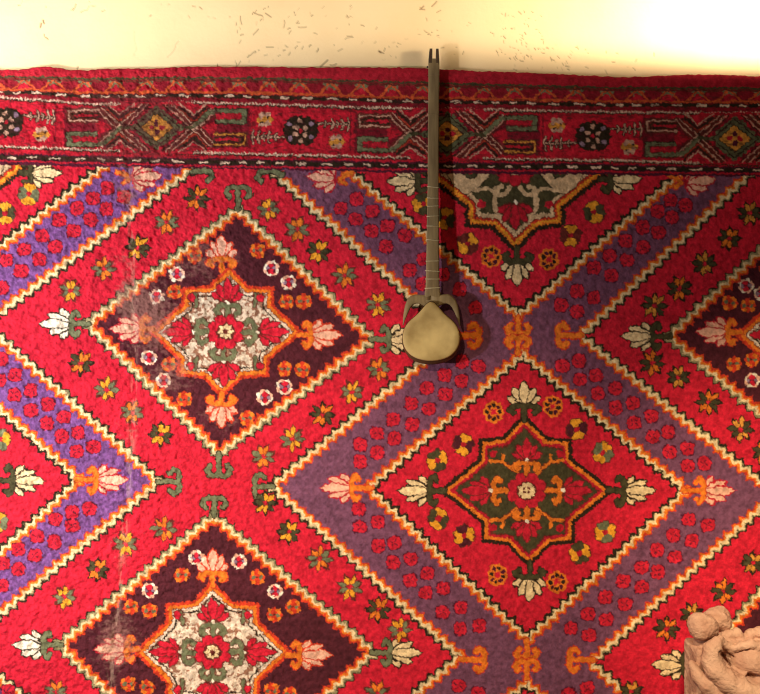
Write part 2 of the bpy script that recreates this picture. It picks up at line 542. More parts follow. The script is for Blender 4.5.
ROS = [(109, 189), (95, 199), (125, 197), (108, 210), (92, 220.5), (79, 209), (61, 221), (75, 231.5), (44, 236), (56.5, 247), (26, 249.5), (41, 260),
       (8, 260.5), (23, 271), (4, 288), (-8, 280), (357, 200), (341, 209), (372, 212), (356, 220), (371.5, 232), (387, 227), (386, 247), (405, 236),
       (423, 260), (409.5, 270.5), (442, 275), (422, 284), (459, 289.5), (475, 308), (560, 305), (576, 291.5), (576, 312), (669, 201), (684, 206),
       (656, 212), (670.5, 218), (641, 228), (657, 233), (624.5, 241.6), (641.6, 248), (609, 256), (626, 260.5), (593, 268), (610, 276), (593, 298),
       (3, 359), (17, 375), (1, 380), (16, 394.5), (33, 390.5), (32, 410), (49, 404), (48, 423), (64.5, 417), (63, 436), (79.5, 432), (78, 451),
       (95, 446.6), (91, 508), (377, 432.6), (360.5, 443.7), (377.6, 452), (360.5, 461), (393, 418.7), (359, 508), (461.6, 361.6), (478, 366),
       (444.5, 375), (461, 380.5), (426.6, 388), (445, 394), (411, 403), (428.7, 408.4), (411.6, 424), (394.5, 438), (561.6, 365.5),
       (578, 361), (579, 379), (595, 375), (597, 393), (614, 388), (615, 407.6), (632, 403), (633, 422.6), (650, 416), (651.6, 436), (667, 432),
       (668, 451.6), (686, 447.6), (686, 465), (703, 463), (74, 511), (57, 518.5), (74, 525), (39, 535), (56, 541), (21, 548), (37, 554),
       (4, 562.5), (20, 568), (4, 584), (-12, 590), (360, 526), (378, 521), (378, 544.5), (394, 542), (411, 558), (393, 561), (427, 572),
       (410, 579), (443, 587), (425.6, 591.7), (460, 606), (442, 611), (478.7, 624), (459.6, 627), (569.6, 626.7), (458, 684), (478, 692), (568, 692),
       (687, 518.5), (706, 524), (672, 534), (690, 540), (655.5, 549), (673.5, 556), (640, 566), (656, 571), (622, 580), (640, 586), (604, 596), (624, 603),
       (586.5, 612.6), (605, 618), (588, 634), (586, 686), (567, 693), (440, 700), (455, 716), (600, 700), (615, 716), (10, 690), (-5, 705), (-12, 345), (-28, 358)]
for x, y in ROS:
    rosette(x, y)
for x, y, k in [(258, 251, 'o'), (272, 269, 'w'), (289, 283, 'w'), (287, 302, 'o'), (304, 301.6, 'o'), (196, 256, 'o'), (178, 274.5, 'w'), (158, 297, 'w'),
                (175.5, 292, 'o'), (150, 357.6, 'w'), (170, 364, 'o'), (164.5, 380, 'w'), (185.5, 399, 'o'), (285, 368.7, 'o'), (303, 369.5, 'o'), (285, 386.6, 'w'),
                (265.5, 397, 'w'), (248, 418, 'o'), (240, 560, 'w'), (257.6, 576, 'o'), (275.4, 590, 'w'), (275, 613, 'o'), (294, 605.5, 'o'), (151, 589, 'w'),
                (132.6, 605.5, 'o'), (151, 609.5, 'o'), (183, 574, 'o'), (197, 557, 'w'), (130, 682, 'o'), (148.5, 685, 'o'), (272, 689, 'o'), (291, 693, 'o'),
                (728, 303, 'o'), (746, 306, 'o'), (744, 286, 'w'), (760, 294, 'w'), (765, 268, 'o'), (732, 364, 'o'), (750, 359.5, 'o'), (750, 380, 'w'), (768, 396, 'w')]:
    button(x, y, k)
for x, y, k, r, c2 in [(493, 411.6, 'o', 0, ''), (552, 406, 'o', .3, ''), (463, 444, 'big', -2.0, 'maroon'), (436.6, 460, 'big', -1.2, 'dolive'), (576, 429, 'big', -2.5, 'maroon'),
                       (602, 452, 'big', -1.8, 'olive'), (497, 574, 'o', .2, ''), (556, 581, 'o', 0, ''), (463.6, 535, 'big', -1, 'maroon'), (438, 518, 'big', -1.9, 'dolive'),
                       (604, 531, 'big', -1, 'olive'), (578.6, 552, 'big', -1.1, 'dolive'), (467, 244, 'big', -1.4, 'brown'), (490.5, 257, 'o', .1, ''), (548, 260, 'o', .3, ''),
                       (569.5, 236, 'big', -2.3, 'brown'), (593, 213, 'big', -2.6, 'dolive'), (444, 219, 'big', 1.2, 'dolive'), (423, 205, 'big', 2.2, 'dolive'),
                       (31, 195, 'big', -2.2, 'olive'), (7, 214, 'big', -2.4, 'dolive'), (2, 439, 'big', 2.3, 'olive'), (0, 521, 'big', 1, 'olive'), (-20, 226, 'o', 0, '')]:
    bloom(x, y, k, r, c2)

# ---- the border along the top
BX = np.array([-140, 0, 100, 200, 300, 400, 500, 600, 700, 760, 900])
LN = {
    'sel': [78, 78, 80.5, 79, 80.5, 83.5, 86.5, 89, 89.5, 90, 92],
    'd1': [93, 93.5, 98, 97, 99, 102.5, 104, 106.2, 106.7, 106.5, 108],
    'w1': [98, 99, 106, 103.8, 107, 110, 111.4, 113.6, 114.5, 115, 116],
    'w2': [147, 148, 151.5, 154, 156.5, 158.6, 160.2, 161.6, 164.2, 165, 166],
    'd2': [157, 158, 160.5, 163, 164.6, 166.5, 167.2, 168.4, 170.6, 171, 172],
    'end': [164, 165, 167.6, 168.6, 170.5, 173, 174.5, 175, 176.4, 177, 178],
}
LY = {k: np.interp(PXC, BX, v) for k, v in LN.items()}
sl = slice(0, int((200 - RY0) * RS))
YB = PYC[sl, None]
XB = PXC[None, :]
R = IDX[sl]


def above(k, off=0):
    return YB < (LY[k] + off)[None, :]


R[above('end', .6) & ~above('d2', -4)] = CI['plum']
R[above('d2', -3.5)] = CI['bred']
R[above('d2', 4.6) & ~above('d2', 3)] = CI['bred']
mid = above('w1', -1.2)
R[mid] = CI['dred']
# zone between selvage and first dark line: orange zigzag with green triangles
h = (LY['d1'] - LY['sel'])[None, :]
v = (YB - LY['sel'][None, :]) / h
tri = np.abs(((XB / 30.5 + .15) % 1) - .5) * 2          # 0..1
z = (v > 0) & (v < .86)
R[z] = CI['dred']
R[z & (v < .66) & (v > .18) & (tri > .50 + (v - .18) * .8)] = CI['olive']
R[z & (np.abs((1 - tri) - (v - .10) * 1.15) < .10)] = CI['btri']
R[z & (v > .35) & (v < .78) & ((1 - tri) < (v - .25) * 1.0 - .02)] = CI['bred']
R[z & (np.abs(v - .8) < .07)] = CI['btri']
R[z & (np.abs(v - .14) < .05)] = CI['brown']
R[above('sel', 1.0) & ~above('sel', -1.0)] = CI['dolive']
R[above('sel', -1.0)] = CI['sel']
# dark lines with white dashes
for k, ph, hw in (('d1', 3, 1.7), ('d2', 8, 2.1)):
    m = above(k, hw) & ~above(k, -hw)
    R[m] = CI['dark']
    dash = ((XB + ph + 4 * np.sin(XB * .05)) % 20.5) < 9
    R[m & dash & (np.abs(YB - LY[k][None, :]) < .9)] = CI['dash']
for k in ('w1', 'w2'):
    yy = LY[k][None, :] + .5 * np.sin(XB * 2.2)
    m = np.abs(YB - yy) < 1.9
    R[m & (YB > yy)] = CI['dark']
    dot = ((XB * 1.0) % 3.6) < 2.9
    R[(np.abs(YB - yy + .4) < .9) & dot] = CI['dash']


def bmid(x):
    return float(np.interp(x, BX, (np.array(LN['w1']) + np.array(LN['w2'])) / 2))


def bslope(x):
    return (bmid(x + 10) - bmid(x - 10)) / 20


def diamond_cell(cx):
    t = T(cx, bmid(cx), 1, bslope(cx))
    # clear the dotted lines above and below the cell
    for s in (-1, 1):
        stroke(t.m([(-34, s * 23.5), (34, s * 23.5)]), 4.5, 'bred')
    poly(t.m([(-92, -20), (92, -20), (92, 20), (-92, 20)]), 'wine')
    for s in (-1, 1):
        poly(t.m([(s * 42, 0), (s * 60, -8), (s * 60, 8)]), 'bred')
        for e in (-1, 1):
            poly(t.m([(-12, e * 24), (12, e * 24), (0, e * 17)]), 'bred')
            disc(*t(s * 26, e * 7), 4.2, 'bred')
            disc(*t(s * 15, e * 15), 3.6, 'bred')
            poly(t.m([(s * 27, e * 22.5), (s * 47, e * 22.5), (s * 37, e * 13)]), 'bred')
    # X limbs left and right with chevrons of dark and pale threads
    for s in (-1, 1):
        q = lambda a, b: t(s * a, b)
        for o_, c, w in ((0, 'brown', 3.2), (3.2, 'tan', 1.2), (6.2, 'brown', 1.6), (-3.4, 'tan', 1.1), (-6, 'dark', 1.2)):
            for e in (-1, 1):
                stroke([q(12 + o_, e * 23), q(37 + o_, 0), q(58 + o_, e * 19)], w, c)
        for e in (-1, 1):
            for o_, c, w in ((0, 'dark', 2.2), (-3.4, 'tan', 1.3), (3.2, 'rust', 1.2)):
                stroke([q(22, e * (21 - o_)), q(37, e * (9.5 - o_)), q(50, e * (21 - o_))], w, c)
        disc(*q(37, 0), 3, 'tan')
        disc(*q(37, 0), 1.6, 'olive')
        stroke([q(37, 0), q(22, 0)], 3, 'dolive')
        # brackets
        bl = [q(40, 9), q(46, 15) if 0 else q(49, 16.5)]
        e = 1 if s < 0 else -1           # olive bracket lies low on the left, high on the right
        stroke([q(38, e * 2), q(52, e * 15.5), q(62, e * 17)], 4.2, 'olive')
        poly([q(59, e * 4.5), q(89, e * 4.5), q(89, e * 19), q(59, e * 19)], 'olive', .9, 'dark')
        poly([q(59, e * 9), q(83.5, e * 9), q(83.5, e * 14.6), q(59, e * 14.6)], 'bred', .8, 'brown')
        e = -e
        poly([q(57, e * 4), q(90, e * 4), q(90, e * 19.5), q(57, e * 19.5)], 'brown')
        for ins, c in ((2.6, 'dyel' if s > 0 else 'tan'), (5.4, 'dark')):
            stroke([q(57, e * (4 + ins)), q(90 - ins, e * (4 + ins)), q(90 - ins, e * (19.5 - ins)), q(57, e * (19.5 - ins))], 1.5, c)
        stroke([q(60, e * 11.7), q(80, e * 11.7)], 2.6, 'bred')
        for y_, c in ((-9.5, 'olive'), (9.5, 'olive')):
            pass
    # toothed olive ring and yellow diamond
    for k in range(20):
        a = k * math.pi / 10
        r = 1 / (abs(math.cos(a)) / 23 + abs(math.sin(a)) / 19)
        x, y = t(r * math.cos(a), r * math.sin(a))
        disc(x, y, 3.3, 'ring')
    poly(t.m([(-22, 0), (0, -18.5), (22, 0), (0, 18.5)]), 'ring', 1.2, 'dark')
    poly(t.m([(-15.5, 0), (0, -13), (15.5, 0), (0, 13)]), 'dyel', .9, 'dark')
    for a, b, c in ((0, -4.5, 'plum'), (0, 4.5, 'plum'), (-5, 0, 'bred'), (5, 0, 'bred')):
        disc(*t(a, b), 2.7, c)


def octagon_cell(cx):
    t = T(cx, bmid(cx), 1, bslope(cx))
    poly(t.m([(-52, -20), (52, -20), (52, 19), (-52, 19)]), 'cell')
    for a in (-50, 50):
        stroke(t.m([(a, -19), (a, 18)]), 1.6, 'dred')
    pts = [(-16, -5), (-10, -13), (9, -14), (16, -6), (16, 7), (10, 13), (-9, 14), (-16, 7)]
    for k in range(16):
        a = k * math.pi / 8
        disc(*t(15.5 * math.cos(a), 13 * math.sin(a)), 2.6, 'dark')
    poly(t.m(pts), 'dark')
    for a, b in ((-5, -3), (5, -3), (-5, 4), (5, 4), (-1, -10), (10, -8), (-11, -6), (11, 6), (1, 10.5), (-10, 8)):
        disc(*t(a, b), 2.4, 'lav' if abs(a) > 8 else 'tan')
    disc(*t(0, 0), 2.2, 'bred')
    for s, dy in ((1, -7.5), (-1, 7.5)):
        stroke(t.m([(s * 15, dy), (s * 47, dy)]), 3.4, 'dark')
        stroke(t.m([(s * 17, dy), (s * 47, dy)]), 1.4, 'tan')
        for a, hh in ((24, 3), (31, 5), (36, 3), (41, 6), (47, 6.5)):
            stroke(t.m([(s * a, dy - hh), (s * (a + 1.5), dy), (s * a, dy + hh)]), 3.2, 'dark')
            stroke(t.m([(s * a, dy - hh), (s * (a + 1.5), dy), (s * a, dy + hh)]), 1.5, 'tan')
        x, y = t(s * 36, -dy * 1.35)
        for k in range(6):
            disc(x + 5.4 * math.cos(k * 1.047), y + 4.6 * math.sin(k * 1.047), 3.2, ('dyel', 'tan', 'tan')[k % 3])
        disc(x, y, 3, 'dyel')
        disc(x - 3, y + 3, 1.3, 'dark'); disc(x + 4, y - 2, 1.2, 'dark')


for cx in (14, 301, 592, 880, -275):
    octagon_cell(cx if cx != 14 else 8)
for cx in (158, 447, 733, -133):
    diamond_cell(cx)

# ------------------------------------------------------------------ carpet mesh
def axis(lo, a, b, hi, fine, coarse):
    return np.concatenate([np.arange(lo, a, coarse), np.arange(a, b, fine), np.arange(b, hi + .01, coarse)])


gx = axis(-120, -14, 774, 880, .66, 3.0)
gy = axis(64, 64, 708, 862.5, .66, 3.0)
nx, ny = len(gx), len(gy)
X, Y = np.meshgrid(gx, gy)
topx = np.array([-130, 0, 15, 28, 45, 60, 80, 120, 150, 200, 260, 320, 380, 430, 480, 520, 580, 620, 650, 690, 730, 770, 900])
topy = np.array([71, 70.5, 71.5, 70.5, 67, 69.5, 71.5, 69.5, 69.5, 67.5, 67.8, 68.2, 68, 69.4, 72.2, 73.4, 76, 78, 77.4, 75.6, 76, 78, 78])
top = np.interp(gx, topx, topy)
top = np.convolve(np.pad(top, 12, 'edge'), np.ones(25) / 25, 'valid')
top = top + (fbm(gx, gx * 0, 5, 11, 2) - .5) * 1.8
Yc = Y + (top - 64)[None, :] * np.clip((96 - Y) / 32, 0, 1)
# sample the pattern with a little knot wobble
wx = X + (fbm(X, Yc, 6, 21, 2) - .5) * 2.2 + (vnoise(X, Yc, 1.5, 24) - .5) * 1.9
wy = Yc + (fbm(X, Yc, 6, 31, 2) - .5) * 2.2 + (vnoise(X, Yc, 1.5, 34) - .5) * 1.9
C = np.zeros(X.shape + (3,), np.float32)
for ox, oy in ((-.2, -.2), (.2, -.2), (-.2, .2), (.2, .2)):
    ii = np.clip(((wx + ox - RX0) * RS).astype(int), 0, W_ - 1)
    jj = np.clip(((wy + oy - RY0) * RS).astype(int), 0, H_ - 1)
    C += LUT[IDX[jj, ii]] * .25
# wool: knot to knot colour variation, dye bands across the weft
kn = fbm(X, Yc, 3.2, 41, 2)
bandv = fbm(X * .05, Yc, 7, 51, 2)
C *= (.60 + .80 * kn + .22 * (bandv - .5))[..., None]
# the violet dye is fresher towards the left edge and has browned elsewhere
ii = np.clip(((wx - RX0) * RS).astype(int), 0, W_ - 1)
jj = np.clip(((wy - RY0) * RS).astype(int), 0, H_ - 1)
vio = (IDX[jj, ii] == CI['purple'])
mixv = np.clip((X - 150) / 90 + (fbm(X, Yc, 40, 123, 2) - .5), 0, 1)[..., None]
rat = (lin((116, 72, 130)) * (1 - mixv) + lin((118, 72, 98)) * mixv) / lin(PAL['purple'])
C *= np.where(vio & (X < 200), .72 + .7 * vnoise(X, Yc, 2.4, 125), 1)[..., None].astype(np.float32)  # pile shading of the left violet painted in as light and dark speckle
C *= np.where(vio[..., None], rat, 1).astype(np.float32)
# wear: a long crease of bared warps near the left, a rubbed patch, tired border
fray = fbm(X * 3, Yc * .6, 7, 61, 3)
xl = 127 + 8 * np.sin((Yc - 120) / 150) - 10 * np.clip((Yc - 420) / 250, 0, 1)
crease = np.exp(-((X - xl) / 3.2) ** 2) * np.clip((Yc - 120) / 60, 0, 1)
wear = np.clip(crease * np.clip((fray - .47) * 9, 0, 1), 0, 1) * .22
spots = [(150, 318, 30, 42, .75), (128, 300, 13, 24, .9), (118, 642, 24, 34, .7), (133, 430, 22, 22, .35), (170, 372, 40, 30, .5), (200, 262, 34, 26, .5),
         (128, 262, 26, 30, .35), (125, 545, 26, 40, .3), (130, 185, 18, 30, .55), (110, 160, 24, 8, .6), (225, 415, 34, 20, .4), (230, 258, 22, 18, .35), (205, 205, 12, 20, .3)]
rub = np.zeros_like(X)
for x, y, a, b, k in spots:
    rub = np.maximum(rub, k * np.exp(-((X - x) / a) ** 2 - ((Yc - y) / b) ** 2))
tired = np.clip((Yc - 92) / 6, 0, 1) * np.clip((168 - Yc) / 6, 0, 1)
rub = np.maximum(rub, tired * (.12 + .42 * np.exp(-((X - 145) / 75) ** 2)))
fr2 = fbm(X, Yc * 1.6, 4.2, 71, 3)
rubm = np.clip((rub - .75 * fr2) * 2.2 + rub * .35, 0, .8)
base = lin((150, 106, 98)).astype(np.float32)
warp = lin((222, 190, 168)).astype(np.float32)
dull = lin((96, 46, 48)).astype(np.float32)
C += (np.where(tired[..., None] > .5, dull, base) - C) * (rubm * .75)[..., None]
C += (warp - C) * wear[..., None]
# stray pale and dark threads through the border
st = fbm(X * .45, Yc * 1.4, 2.4, 81, 2)
C += (dull * .5 - C) * (tired * np.clip((st - .6) * 5, 0, .6))[..., None]
# relief of the pile
right = np.clip((X - 150) / 200, 0, 1)
hgt = (fbm(X, Yc, 4.2, 91, 3) - .5) * (.0115 - .0080 * right) + (rng.random(X.shape) - .5) * .0007
hgt += .002 * np.sin(X / 95 + 1) * np.cos(Yc / 120) + .003 * (fbm(X, Yc, 60, 95, 2) - .5)
hgt += -.004 * np.exp(-((X - xl) / 4) ** 2)
hgt += .006 * np.exp(-((X - 45) / 20) ** 2) * np.clip((120 - Yc) / 50, 0, 1)
hgt += .0025 * (fbm(X * .06, Yc, 6, 99, 2) - .5) * tired
PILE = .013
dep = PILE + hgt
edge = np.clip((Yc - top[None, :]) / 5, 0, 1)
dep = dep * (.55 + .45 * np.sqrt(edge))
V = np.stack([(X - 380) * S, -dep, ZC + (347 - Yc) * S], -1).reshape(-1, 3)
Q = grid_quads(nx, ny)
# close the back: rim loop dropped to the wall side, then a flat back
loop = np.concatenate([np.arange(nx), nx * np.arange(1, ny) + nx - 1, nx * (ny - 1) + np.arange(nx - 2, -1, -1), nx * np.arange(ny - 2, 0, -1)])
bv = V[loop].copy()
bv[:, 1] = .001
n0 = len(V)
nl = len(loop)
k = np.arange(nl)
k2 = (k + 1) % nl
side = np.stack([loop[k], loop[k2], n0 + k2, n0 + k], -1)
V2 = np.concatenate([V, bv])
CC = np.concatenate([C.reshape(-1, 3), C.reshape(-1, 3)[loop]])
me = mesh_np('wool_carpet', V2, np.concatenate([Q, side]))
ca = me.color_attributes.new('wool', 'FLOAT_COLOR', 'POINT')
ca.data.foreach_set('color', np.concatenate([np.clip(CC, 0, 1), np.ones((len(CC), 1))], 1).astype(np.float32).ravel())
m, nt, b = node_mat('knotted_wool')
at = nt.nodes.new('ShaderNodeAttribute'); at.attribute_name = 'wool'
tc = nt.nodes.new('ShaderNodeTexCoord')
nz = nt.nodes.new('ShaderNodeTexNoise'); nz.inputs['Scale'].default_value = 420; nz.inputs['Detail'].default_value = 3
mr = nt.nodes.new('ShaderNodeMapRange'); mr.inputs['From Min'].default_value = .3; mr.inputs['From Max'].default_value = .7
mr.inputs['To Min'].default_value = .78; mr.inputs['To Max'].default_value = 1.16
vm = nt.nodes.new('ShaderNodeVectorMath'); vm.operation = 'SCALE'
nt.links.new(tc.outputs['Object'], nz.inputs['Vector'])
nt.links.new(nz.outputs['Fac'], mr.inputs['Value'])
nt.links.new(at.outputs['Color'], vm.inputs[0])
nt.links.new(mr.outputs['Result'], vm.inputs['Scale'])
nt.links.new(vm.outputs['Vector'], b.inputs['Base Color'])
b.inputs['Roughness'].default_value = .95
b.inputs['Specular IOR Level'].default_value = .17
carpet = link('wool_carpet', me, m)
tag(carpet, 'red and violet hand-knotted wool carpet with diamond medallions hanging on the plaster wall', 'carpet')
del IDX, X, Y, Yc, C, V, V2, CC

# ------------------------------------------------------------------ wall and floor
wxs = np.concatenate([np.linspace(-720, -60, 12)[:-1], np.arange(-60, 820, 1.0), np.linspace(820, 1480, 12)])
wys = np.concatenate([np.linspace(-520, -60, 9)[:-1], np.arange(-60, 96, 1.0), np.linspace(96, 347 + ZC / S, 14)])
WX, WY = np.meshgrid(wxs, wys)
mark = np.zeros_like(WX)
pit = np.zeros_like(WX)


def chip(x, y, L, ang, w, k):
    n = max(2, int(L / 2))
    cx, cy = x, y
    a = ang
    pts = [(cx, cy)]
    for _ in range(n):
        a += rng.normal(0, .25)
        cx += math.cos(a) * L / n
        cy += math.sin(a) * L / n
        pts.append((cx, cy))
    i0, i1 = np.searchsorted(wxs, (min(p[0] for p in pts) - 5, max(p[0] for p in pts) + 5))
    j0, j1 = np.searchsorted(wys, (min(p[1] for p in pts) - 5, max(p[1] for p in pts) + 5))
    s_ = (slice(j0, j1), slice(i0, i1))
    d = None
    for p, q in zip(pts[:-1], pts[1:]):
        e = segdist(WX[s_], WY[s_], p, q)[0]
        d = e if d is None else np.minimum(d, e)
    if d is None or d.size == 0:
        return
    f = np.clip(1.2 - d / w, 0, 1)
    mark[s_] = np.maximum(mark[s_], f * k)
    pit[s_] = np.maximum(pit[s_], f)


for (x, y, L, a, w, k) in [(42, 19, 4, 1.9, 1.6, .9), (40, 22, 5, 1.7, 1.5, .9), (44, 36, 4, .2, 1.2, .8), (43, 33, 2, 1.5, 1, .7), (72, 9, 8, -.7, 1, .7), (80, 11, 6, -.4, .8, .6), (86, 9, 5, -1, .8, .5),
                           (178, 40, 24, 2.0, .8, .3), (134, 30, 30, 1.5, .8, .12), (240, 15, 10, 1.2, 1.1, .6), (254, 12, 10, .5, 1.2, .7), (265, 12, 8, .2, 1.2, .7), (258, 28, 9, 2.6, 1.1, .6), (266, 46, 8, .1, 1.1, .6),
                           (255, 50, 10, 2.5, 1.1, .55), (240, 60, 9, 2.1, 1.1, .55), (236, 62, 4, 2.1, 1, .6), (284, 19, 9, 1.0, 1.1, .5), (298, 26, 10, .5, 1.1, .55), (345, 38, 10, -.4, 1, .5), (338, 50, 6, -.6, 1, .5),
                           (347, 35, 6, -.2, 1, .5), (379, 50, 3, .5, 1.6, 1.0), (320, 66, 12, -.5, 1.3, .9), (330, 64, 8, .5, 1.1, .8), (217, 66, 3, -1.4, 1, .9), (76, 68, 3, -1.4, 1.2, .9),
                           (420, 8, 6, -.7, 1.3, .8), (432, 5, 8, -.4, 1.2, .7), (437, 11, 5, -.6, 1, .6), (380, 50, 5, .3, 1.2, .7), (384, 50, 4, -1, 1, .6)]:
    chip(x, y, L * .85, a, w * .68, k)
for (x0, x1, y0, y1, n, a) in [(232, 300, 4, 62, 34, 2.3), (300, 376, 4, 60, 22, -.5), (494, 545, 8, 52, 44, .9), (505, 590, 44, 68, 46, .8), (415, 445, 4, 40, 14, .7), (440, 500, 20, 60, 10, .8),
                               (0, 120, 0, 14, 9, -.5), (150, 232, 2, 20, 9, .4), (380, 420, 20, 60, 8, .6), (590, 660, 50, 70, 8, .6)]:
    for _ in range(n):
        chip(rng.uniform(x0, x1), rng.uniform(y0, y1), rng.uniform(.6, 3.8), a + rng.normal(0, .5), rng.uniform(.45, .8), rng.uniform(.15, .75))
wd = .009 + (fbm(WX, WY, 130, 201, 3) - .5) * .007 + (fbm(WX, WY, 22, 211, 3) - .5) * .0016 + pit * .0010
WV = np.stack([(WX - 380) * S, wd, ZC + (347 - WY) * S], -1).reshape(-1, 3)
me = mesh_np('wall_back', WV, grid_quads(len(wxs), len(wys)))
ca = me.color_attributes.new('chips', 'FLOAT_COLOR', 'POINT')
mk = mark.ravel()
ca.data.foreach_set('color', np.stack([mk, mk, mk, np.ones_like(mk)], 1).astype(np.float32).ravel())
m, nt, b = node_mat('aged_plaster')
at = nt.nodes.new('ShaderNodeAttribute'); at.attribute_name = 'chips'
tc = nt.nodes.new('ShaderNodeTexCoord')
n1 = nt.nodes.new('ShaderNodeTexNoise'); n1.inputs['Scale'].default_value = 2.6; n1.inputs['Detail'].default_value = 8
rp = nt.nodes.new('ShaderNodeValToRGB')
rp.color_ramp.elements[0].position = .3; rp.color_ramp.elements[0].color = (*lin((234, 203, 154)), 1)
rp.color_ramp.elements[1].position = .7; rp.color_ramp.elements[1].color = (*lin((244, 217, 170)), 1)
n2 = nt.nodes.new('ShaderNodeTexNoise'); n2.inputs['Scale'].default_value = 90; n2.inputs['Detail'].default_value = 6
bp = nt.nodes.new('ShaderNodeBump'); bp.inputs['Strength'].default_value = .25; bp.inputs['Distance'].default_value = .003
mx = nt.nodes.new('ShaderNodeMix'); mx.data_type = 'RGBA'
mx.inputs[7].default_value = (*lin((104, 70, 32)), 1)
L = nt.links.new
L(tc.outputs['Object'], n1.inputs['Vector']); L(tc.outputs['Object'], n2.inputs['Vector'])
L(n1.outputs['Fac'], rp.inputs['Fac']); L(rp.outputs['Color'], mx.inputs[6]); L(at.outputs['Fac'], mx.inputs[0])
L(mx.outputs[2], b.inputs['Base Color']); L(n2.outputs['Fac'], bp.inputs['Height']); L(bp.outputs['Normal'], b.inputs['Normal'])
b.inputs['Roughness'].default_value = .85
b.inputs['Specular IOR Level'].default_value = .2
wall = link('wall_back', me, m)
tag(wall, kind='structure')

fl = bpy.data.meshes.new('floor')
bm = bmesh.new()
bmesh.ops.create_cube(bm, size=1)
bmesh.ops.scale(bm, vec=(6.6, 4.2, .1), verts=bm.verts)
bmesh.ops.translate(bm, vec=(0, -1.9, -.05), verts=bm.verts)
bm.to_mesh(fl); bm.free()
tag(link('floor', fl, noise_mat('worn_stone', (128, 108, 86), (156, 134, 106), 4, .8, .15)), kind='structure')

# ------------------------------------------------------------------ lute
lute = bpy.data.objects.new('long_necked_lute', None)
col.objects.link(lute)
LP = P(431, 338, .05)
lute.location = LP
tag(lute, 'long-necked wooden lute with round skin face and curved horns hanging on the carpet', 'lute')
wood = noise_mat('aged_wood', (118, 98, 68), (150, 128, 90), 16, .62, .12, 60, stretch=(4, 4, .5))
dwood = noise_mat('dark_wood', (52, 38, 26), (80, 58, 38), 18, .6, .12, 60, stretch=(4, 4, .5))
bowlw = noise_mat('bowl_wood', (66, 46, 28), (98, 70, 42), 14, .55, .1)
skin = noise_mat('stretched_hide', (156, 130, 80), (208, 182, 122), 11, .6, .12, 60)
gut = noise_mat('gut_fret', (186, 168, 130), (206, 190, 152), 40, .5, .05)
nailm = noise_mat('iron', (40, 34, 30), (60, 50, 44), 40, .5, .1)


def lobj(name, bm, mat, parent=lute, smooth=True):
    me_ = bpy.data.meshes.new(name)
    bmesh.ops.recalc_face_normals(bm, faces=bm.faces)
    for v_ in bm.verts:
        v_.co -= LP
    if smooth:
        for f in bm.faces:
            f.smooth = True
    bm.to_mesh(me_); bm.free()
    return link(name, me_, mat, parent)


def loft(bm, rings, cap=True):
    rr = [[bm.verts.new(p) for p in r] for r in rings]
    for a, c in zip(rr[:-1], rr[1:]):
        n = len(a)
        for i in range(n):
            bm.faces.new((a[i], a[(i + 1) % n], c[(i + 1) % n], c[i]))
    if cap:
        bm.faces.new(rr[0])
        bm.faces.new(list(reversed(rr[-1])))
    return rr


def fdep(py):        # depth of the fingerboard's front face: the neck leans out from the wall
    return .031 + (.060 - .031) * (py - 60) / 240


# neck: rounded back, flat front, slight taper
bm = bmesh.new()
rings = []
TH = .62
for py, xl_, xr_, th in [(58.5, 428.5, 439.3, .020), (64, 428.2, 439.4, .026), (80, 428.4, 439.3, .024), (115, 428.2, 439, .024), (150, 427.8, 438.8, .024), (185, 427.6, 438.6, .024),
                         (215, 427, 438.8, .025), (250, 426.4, 439, .026), (275, 426, 439.2, .028), (287, 425.6, 439.6, .030), (294, 424.6, 440.6, .034), (300, 424.5, 440.5, .036), (304, 425.5, 439.5, .036)]:
    d = fdep(py)
    th *= TH
    cx, hw = (xl_ + xr_) / 2, (xr_ - xl_) / 2
    ring = []
    for a, dd in ((-1, .0035), (-.93, .0008), (-.8, 0), (.8, 0), (.93, .0008), (1, .0035), (1, .45 * th), (.8, .75 * th), (.45, .95 * th), (0, th), (-.45, .95 * th), (-.8, .75 * th), (-1, .45 * th)):
        ring.append(P(cx + a * hw, py, d - dd))
    rings.append(ring)
loft(bm, rings)
lobj('neck', bm, wood)
# pegbox with two cheeks that stand up as prongs
bm = bmesh.new()
for (x0, x1, ytip, lean) in ((428.4, 432.4, 48.5, .6), (435.6, 439.4, 48.6, -.2)):
    rings = []
    for py, g, o_ in ((76, .0, 0), (62, .0, 0), (56, .25, .3), (51, .55, .8), (ytip, .8, 1.0)):
        d = fdep(76) - (.003 if py > 70 else .0015)
        c_, h_ = (x0 + x1) / 2 + o_ * lean, (x1 - x0) / 2 * (1 - .42 * g)
        r_ = []
        for a, dd in ((-1, .003), (-.7, 0), (.7, 0), (1, .003), (1, .015), (.7, .017), (-.7, .017), (-1, .015)):
            r_.append(P(c_ + a * h_, py, d - dd))
        rings.append(r_)
    loft(bm, rings)
# floor of the box joining the cheeks behind the neck end
loft(bm, [[P(x_, py, d_) for x_, d_ in ((429, .026), (439, .026), (439, .019), (429, .019))] for py in (92, 60)])
lobj('pegbox', bm, dwood)
# small peg stub on the left cheek
bm = bmesh.new()
c_ = P(428.3, 67, .025)
rg = []
for xo, r_ in ((.002, .0028), (-.003, .003), (-.005, .002)):
    rg.append([c_ + Vector((xo, r_ * math.cos(k_ * .7854), r_ * math.sin(k_ * .7854))) for k_ in range(8)])
loft(bm, rg)
lobj('peg', bm, dwood)
